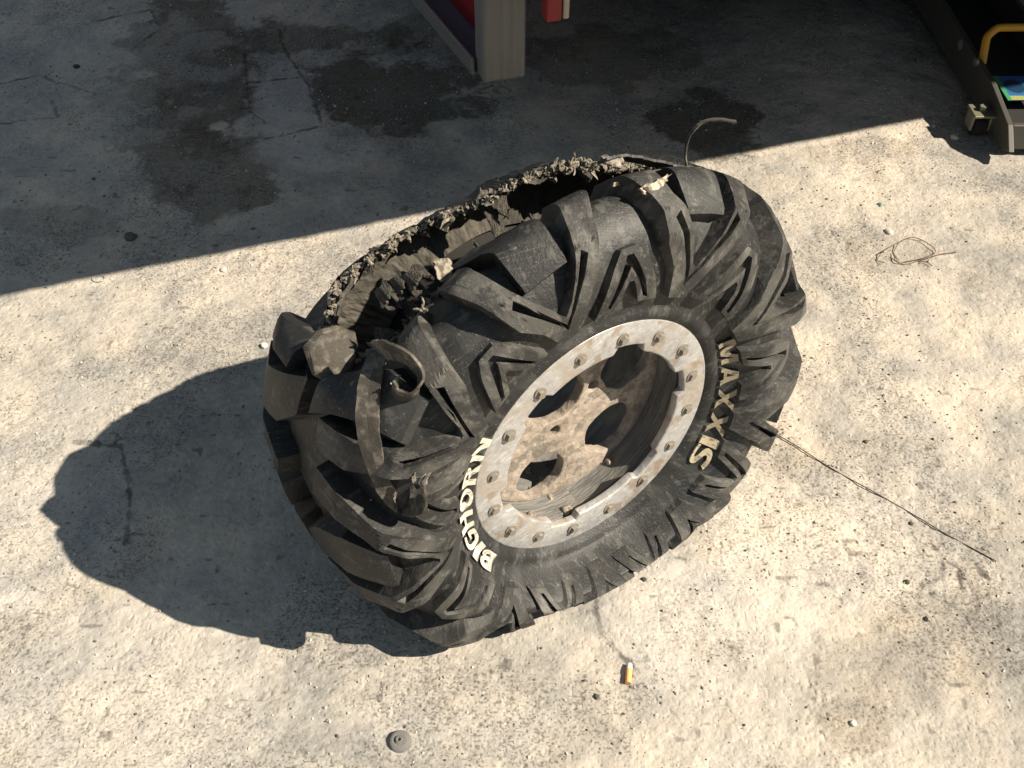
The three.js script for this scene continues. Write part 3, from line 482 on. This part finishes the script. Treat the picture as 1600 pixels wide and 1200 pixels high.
// a lug block torn half off and tipped over, and a loose flap of lining
{
  const sh = new THREE.Shape([[-0.02, -0.014], [-0.01, -0.024], [0.009, -0.023], [0.016, -0.012], [0.023, -0.002], [0.024, 0.012], [0.012, 0.023], [-0.006, 0.021], [-0.02, 0.012]].map(p => new THREE.Vector2(...p)));
  const g0 = new THREE.ExtrudeGeometry(sh, { depth: 0.012, steps: 2, bevelEnabled: true, bevelThickness: 0.006, bevelSize: 0.006, bevelSegments: 3 }); g0.translate(0, 0, -0.014);
  const g = mergeVertices(g0.deleteAttribute('normal').deleteAttribute('uv'), 1e-5), p = g.attributes.position, uv = [];
  for (let i = 0; i < p.count; i++) { const x = p.getX(i), y = p.getY(i), z = p.getZ(i); p.setXYZ(i, x + (fbm(x * 90 + 3, y * 90 + z * 60, 3) - 0.5) * 0.007, y + (fbm(x * 90 + 40, y * 90 + z * 70, 3) - 0.5) * 0.007, z + (fbm(x * 60 + 9, y * 60, 3) - 0.5) * 0.008 - (x * x + y * y) * 6); uv.push(0.3 + x * 5, 0.4 + y * 5); }
  g.setAttribute('uv', new THREE.Float32BufferAttribute(uv, 2));
  const m = add('torn_block', toCreasedNormals(g, 0.6), MAT.strip, wheel); m.position.copy(T(520, 552, 0.0)); m.lookAt(m.position.clone().add(V3(0.3, 0.6, 0.6))); m.userData = { label: 'tread block torn half off and tipped over' };
  const f = add('rubber_shred', ribbon([T(690, 405, -0.03), T(694, 422, -0.03), T(698, 438, -0.035)], 0.018, () => aT.clone(), 0.003, 0.3, 12), MAT.cord, wheel); void f;
}

// ---------------------------------------------------------------- the vehicle that shades the yard
const red = new THREE.MeshStandardMaterial({ color: new THREE.Color().setRGB(0.22, 0.004, 0.008), roughness: 0.5 });
const greyMap = tex(256, 512, (u, v, o) => { const l = 0.15 + (fbm(u * 12, v * 6, 4) - 0.5) * 0.06 + (vn(u * 26, v * 5) - 0.5) * 0.015; o[0] = l; o[1] = l; o[2] = l * 0.95; }, true);
const steel = new THREE.MeshStandardMaterial({ map: greyMap, roughness: 0.6, metalness: 0.2 }), black = new THREE.MeshStandardMaterial({ color: new THREE.Color().setRGB(0.012, 0.012, 0.012), roughness: 0.9 });
const cream = new THREE.MeshStandardMaterial({ color: new THREE.Color().setRGB(0.4, 0.36, 0.27), roughness: 0.7 }), blueGrey = new THREE.MeshStandardMaterial({ color: new THREE.Color().setRGB(0.1, 0.1, 0.14), roughness: 0.6 });
const trailer = thing('box_trailer', 'red trailer with a grey steel corner post hanging over the shaded ground', 'trailer');
{
  const YB = 0.15, p0 = at(755, 132, YB), p1 = at(822, 122, YB), e = p1.clone().sub(p0), width = e.length(), yaw = Math.atan2(-e.z, e.x); e.normalize();
  const back = V3(-e.z, 0, e.x).multiplyScalar(-1); if (back.z > 0) back.negate();
  const box = (name, w, h, d, c, mat, parent = trailer, rad = 0.004) => { const m = add(name, new RoundedBoxGeometry(w, h, d, 3, rad), mat, parent); m.position.copy(c); m.rotation.y = yaw; return m; };
  const pc = p0.clone().addScaledVector(e, width / 2).addScaledVector(back, 0.03); pc.y = YB + 0.45;
  box('corner_post', width, 0.9, 0.06, pc, steel, trailer, 0.008);
  const q0 = at(741, 122, YB), q1 = at(640, 0, YB), rd = q1.clone().sub(q0).normalize(), len = 1.5, ryaw = Math.atan2(rd.x, rd.z);
  const side = V3(-rd.z, 0, rd.x); if (side.x < 0) side.negate();
  const along = (name, w, h, off, y, mat, rad) => { const m = add(name, new RoundedBoxGeometry(w, h, len, 2, rad), mat, trailer); m.position.copy(q0).addScaledVector(rd, len / 2 + 0.012).addScaledVector(side, off); m.position.y = y; m.rotation.y = ryaw; return m; };
  along('side_rail', 0.008, 0.036, 0.004, YB + 0.018, steel, 0.003);
  along('rail_flange', 0.072, 0.006, 0.0445, YB + 0.003, blueGrey, 0.002);
  along('red_panel', 0.006, 0.6, 0.076, YB + 0.306, red, 0.002);
  const r0 = at(852, 37, 0.3); const rb = box('red_upright', 0.03, 0.6, 0.03, V3(r0.x + 0.012, 0.6, r0.z - 0.02), red); rb.position.y = 0.6;
  const ce = box('pale_edge', 0.012, 0.6, 0.028, V3(r0.x + 0.035, 0.602, r0.z - 0.026), cream); ce.position.y = 0.602;
  // unseen body: its lower front edge throws the straight shadow line over the yard
  const sl0 = at(0, 465), sl1 = at(1460, 183), dir = sl1.clone().sub(sl0).setY(0).normalize(), bk = V3(dir.z, 0, -dir.x); if (bk.z > 0) bk.negate();
  const h = 1.02, corner = sl0.clone().addScaledVector(SUN, h / SUN.y), L = 5.2, Dp = 2.6, HB = 1.9;
  const m = add('unseen_box_body', new RoundedBoxGeometry(L, HB, Dp, 2, 0.01), new THREE.MeshStandardMaterial({ color: new THREE.Color().setRGB(0.05, 0.052, 0.056), roughness: 0.7 }), trailer); m.position.copy(corner).addScaledVector(dir, L / 2 - 0.5).addScaledVector(bk, Dp / 2); m.position.y = h + HB / 2; m.rotation.y = Math.atan2(-dir.z, dir.x);
  const ch = add('added_chassis_block', new RoundedBoxGeometry(3.9, 0.8, 1.9, 2, 0.02), black, trailer); ch.position.set(0.12, 0.72, -1.0).addScaledVector(dir, 1.95).addScaledVector(bk, 0.95); ch.rotation.y = m.rotation.y;  // unseen black block, added to keep sky light off the ground below
  add('added_shade_block', new RoundedBoxGeometry(3.9, 0.9, 1.7, 2, 0.02), black, trailer).position.set(2.05, 0.575, -2.35);  // second unseen block, added lower and further back to deepen the dark
}

// ---------------------------------------------------------------- floor jack at the right edge
const jack = thing('floor_jack', 'grey trolley jack with a yellow handle bar at the right edge', 'jack');
{
  const olive = new THREE.MeshStandardMaterial({ color: new THREE.Color().setRGB(0.06, 0.058, 0.05), roughness: 0.55, metalness: 0.1 }), yellow = new THREE.MeshStandardMaterial({ color: new THREE.Color().setRGB(0.5, 0.25, 0.015), roughness: 0.5 });
  const zinc = new THREE.MeshStandardMaterial({ color: new THREE.Color().setRGB(0.22, 0.21, 0.15), roughness: 0.45, metalness: 0.4 });
  const x0 = 0.888, plate = (x) => { const s = new THREE.Shape([[1.75, 0.022], [0.97, 0.022], [0.94, 0.035], [0.98, 0.07], [1.1, 0.092], [1.75, 0.105]].map(p => new THREE.Vector2(...p))); const g = new THREE.ExtrudeGeometry(s, { depth: 0.008, bevelEnabled: true, bevelThickness: 0.0015, bevelSize: 0.0015, bevelSegments: 2 }); g.rotateY(Math.PI / 2); g.translate(x, 0, 0); return g; };
  add('side_plate', plate(x0), olive, jack); add('side_plate', plate(x0 + 0.17), olive, jack);
  add('tray', new RoundedBoxGeometry(0.155, 0.024, 0.74, 2, 0.004).translate(x0 + 0.09, 0.026, -1.365), black, jack);
  add('front_crossplate', new RoundedBoxGeometry(0.16, 0.056, 0.012, 2, 0.003).translate(x0 + 0.09, 0.042, -0.985), olive, jack);
  const pts = [V3(x0 + 0.012, 0.085, -1.2), V3(x0 + 0.02, 0.128, -1.235), V3(x0 + 0.045, 0.142, -1.25), V3(x0 + 0.13, 0.142, -1.25), V3(x0 + 0.155, 0.128, -1.235), V3(x0 + 0.165, 0.085, -1.2)];
  add('handle_bar', new THREE.TubeGeometry(new THREE.CatmullRomCurve3(pts, false, 'catmullrom', 0.2), 60, 0.0085, 12), yellow, jack);
  add('handle_bolt', new THREE.CylinderGeometry(0.009, 0.009, 0.006, 6).rotateZ(Math.PI / 2).translate(x0 - 0.004, 0.092, -1.195), zinc, jack);
  const lab = tex(128, 128, (u, v, o) => { const c = smooth(0.3, 0.26, Math.hypot(u - 0.42, v - 0.55)); o[0] = mix(0.05, 0.02, c); o[1] = mix(0.22, 0.08, c); o[2] = mix(0.6, 0.16, c); if (v < 0.16) { o[0] = 0.6; o[1] = 0.62; o[2] = 0.2; } if (u < 0.12) { o[0] = 0.1; o[1] = 0.5; o[2] = 0.2; } }, true);
  const l = add('label', new RoundedBoxGeometry(0.075, 0.003, 0.1, 1, 0.001), new THREE.MeshStandardMaterial({ map: lab, color: new THREE.Color().setRGB(0.5, 0.5, 0.5), roughness: 0.35 }), jack); l.position.set(x0 + 0.075, 0.062, -1.14);
  add('badge', new THREE.CylinderGeometry(0.011, 0.011, 0.002, 24).rotateZ(Math.PI / 2).translate(x0 - 0.002, 0.078, -1.3), new THREE.MeshStandardMaterial({ color: new THREE.Color().setRGB(0.2, 0.2, 0.2), roughness: 0.5 }), jack);
  const cb = mergeGeometries([new RoundedBoxGeometry(0.05, 0.006, 0.05, 2, 0.002).translate(x0 - 0.02, 0.054, -1.06), new RoundedBoxGeometry(0.006, 0.036, 0.034, 2, 0.002).translate(x0 - 0.041, 0.036, -1.06), new RoundedBoxGeometry(0.006, 0.036, 0.034, 2, 0.002).translate(x0 - 0.004, 0.036, -1.06), new THREE.CylinderGeometry(0.008, 0.008, 0.01, 6).translate(x0 - 0.022, 0.062, -1.06)].map(g => g.index ? g.toNonIndexed() : g));
  add('caster_bracket', cb, zinc, jack); add('caster_wheel', new THREE.CylinderGeometry(0.021, 0.021, 0.024, 24).rotateZ(Math.PI / 2).translate(x0 - 0.022, 0.022, -1.06), black, jack);
}

// ---------------------------------------------------------------- small things on the ground
{
  const p = groundAt(625, 1160), g = new THREE.LatheGeometry([[0, 0.007], [0.0018, 0.0072], [0.0022, 0.0098], [0.0042, 0.0098], [0.005, 0.0064], [0.0068, 0.0082], [0.0098, 0.0074], [0.0128, 0.005], [0.0142, 0.0015], [0.0138, 0]].map(q => new THREE.Vector2(...q)), 40);
  const m = add('rubber_cap', g, new THREE.MeshStandardMaterial({ color: new THREE.Color().setRGB(0.22, 0.215, 0.2), roughness: 0.5, bumpMap: rubberBump, bumpScale: 0.001 }), scene); m.position.copy(p); m.rotation.set(0.1, 0, 0.06);
  tag(m, 'small round grey rubber cap lying on the ground below the tyre', 'cap');
}
{
  const butt = thing('cigarette_butt', 'orange and white cigarette butt lying right of the rubber cap', 'cigarette'); butt.position.copy(groundAt(982, 1055, 0.0036)); butt.rotation.y = -0.14;
  add('filter', new THREE.CylinderGeometry(0.0038, 0.004, 0.019, 20).rotateX(Math.PI / 2).translate(0, 0, 0.004), new THREE.MeshStandardMaterial({ color: new THREE.Color().setRGB(0.75, 0.38, 0.14), roughness: 0.9 }), butt);
  const g = new THREE.CylinderGeometry(0.0039, 0.0032, 0.008, 20, 3).rotateX(Math.PI / 2).translate(0.0003, 0, -0.0095); add('paper', g, new THREE.MeshStandardMaterial({ color: new THREE.Color().setRGB(0.75, 0.73, 0.68), roughness: 0.95 }), butt);
}
const tube = (pts, r, n = 60) => new THREE.TubeGeometry(new THREE.CatmullRomCurve3(pts), n, r, 7);
{
  const q = (x, y, l = 0.0012) => groundAt(x, y, l);
  tag(add('thin_wire', tube([q(1196, 668, 0.003), q(1240, 696, 0.002), q(1300, 733), q(1372, 772), q(1425, 802), q(1480, 833), q(1525, 856), q(1556, 877, 0.002)], 0.0008, 90), new THREE.MeshStandardMaterial({ color: new THREE.Color().setRGB(0.06, 0.045, 0.03), roughness: 0.8 }), scene), 'thin dark wire running from the tyre over the ground', 'wire');
  const tw = new THREE.MeshStandardMaterial({ color: new THREE.Color().setRGB(0.11, 0.055, 0.03), roughness: 0.9 });
  const loops = [[[1372, 402], [1382, 395], [1400, 382], [1425, 374], [1450, 384], [1461, 396], [1445, 405], [1420, 411], [1400, 414], [1390, 404]], [[1395, 398], [1398, 412], [1410, 415], [1440, 408], [1470, 399], [1495, 394]], [[1376, 400], [1370, 410], [1380, 416]], [[1434, 409], [1448, 413], [1456, 418]], [[1402, 384], [1396, 398], [1404, 410]]];
  tag(add('wire_tangle', mergeGeometries(loops.map(l => tube(l.map(([x, y]) => q(x, y, rr(0.001, 0.006))), 0.0007, 40))), tw, scene), 'small tangle of rusty wire right of the tyre', 'wire');
  const ringPts = []; for (let i = 0; i < 20; i++) { const a = i / 20 * 6.283, c = groundAt(155, 437); ringPts.push(V3(c.x + 0.011 * Math.cos(a), c.y + 0.002, c.z + 0.009 * Math.sin(a))); }
  tag(add('small_ring', new THREE.TubeGeometry(new THREE.CatmullRomCurve3(ringPts, true), 40, 0.0008, 6), new THREE.MeshStandardMaterial({ color: new THREE.Color().setRGB(0.35, 0.34, 0.32), roughness: 0.5 }), scene), 'tiny thin ring lying on the shadow edge at the far left', 'ring');
}
const stoneMat = (c) => new THREE.MeshStandardMaterial({ color: new THREE.Color().setRGB(...c), roughness: 0.9, bumpMap: rubberBump, bumpScale: 0.001 });
tag(add('plastic_chip', lump(0.0045, 1, 0.8, 0.4), new THREE.MeshStandardMaterial({ color: new THREE.Color().setRGB(0.05, 0.2, 0.17), roughness: 0.5 }), scene), 'tiny teal plastic chip above the wire tangle', 'chip').position.copy(groundAt(1375, 319, 0.001));
const STONES = [[1492, 213, 0.009, [0.6, 0.56, 0.46], 'white pebble at the tip of the jack shadow'], [205, 372, 0.012, [0.1, 0.095, 0.09], 'dark lump in the shade left of the tyre'], [120, 106, 0.007, [0.05, 0.05, 0.05], 'dark stone at the upper left in the shade'], [413, 541, 0.006, [0.62, 0.6, 0.55], 'pale chip beside the left edge of the tyre'], [1332, 1133, 0.0045, [0.55, 0.52, 0.46], 'small bright stone in the dark patch at the lower right'], [1352, 692, 0.0036, [0.08, 0.07, 0.06], 'dark pebble above the thin wire'], [1424, 817, 0.0034, [0.07, 0.065, 0.06], 'dark pebble just below the thin wire'], [1418, 908, 0.0036, [0.06, 0.055, 0.05], 'dark pebble below the thin wire towards the lower right'], [933, 1090, 0.0036, [0.07, 0.07, 0.06], 'dark pebble left of the cigarette butt'], [1006, 908, 0.0034, [0.06, 0.06, 0.055], 'dark pebble at the foot of the tyre'], [1388, 364, 0.007, [0.5, 0.47, 0.4], 'pale pebble above the wire tangle'], [350, 422, 0.006, [0.5, 0.48, 0.44], 'pale pebble in the sun near the shadow edge']];
for (const [x, y, r, c, label] of STONES) { const m = add('pebble', lump(r, 2, 0.4, 0.65), stoneMat(c), scene); m.position.copy(groundAt(x, y, r * 0.25)); m.rotation.y = rr(0, 6); tag(m, label, 'pebble', 'pebbles lying loose on the ground'); }

renderer.render(scene, camera);
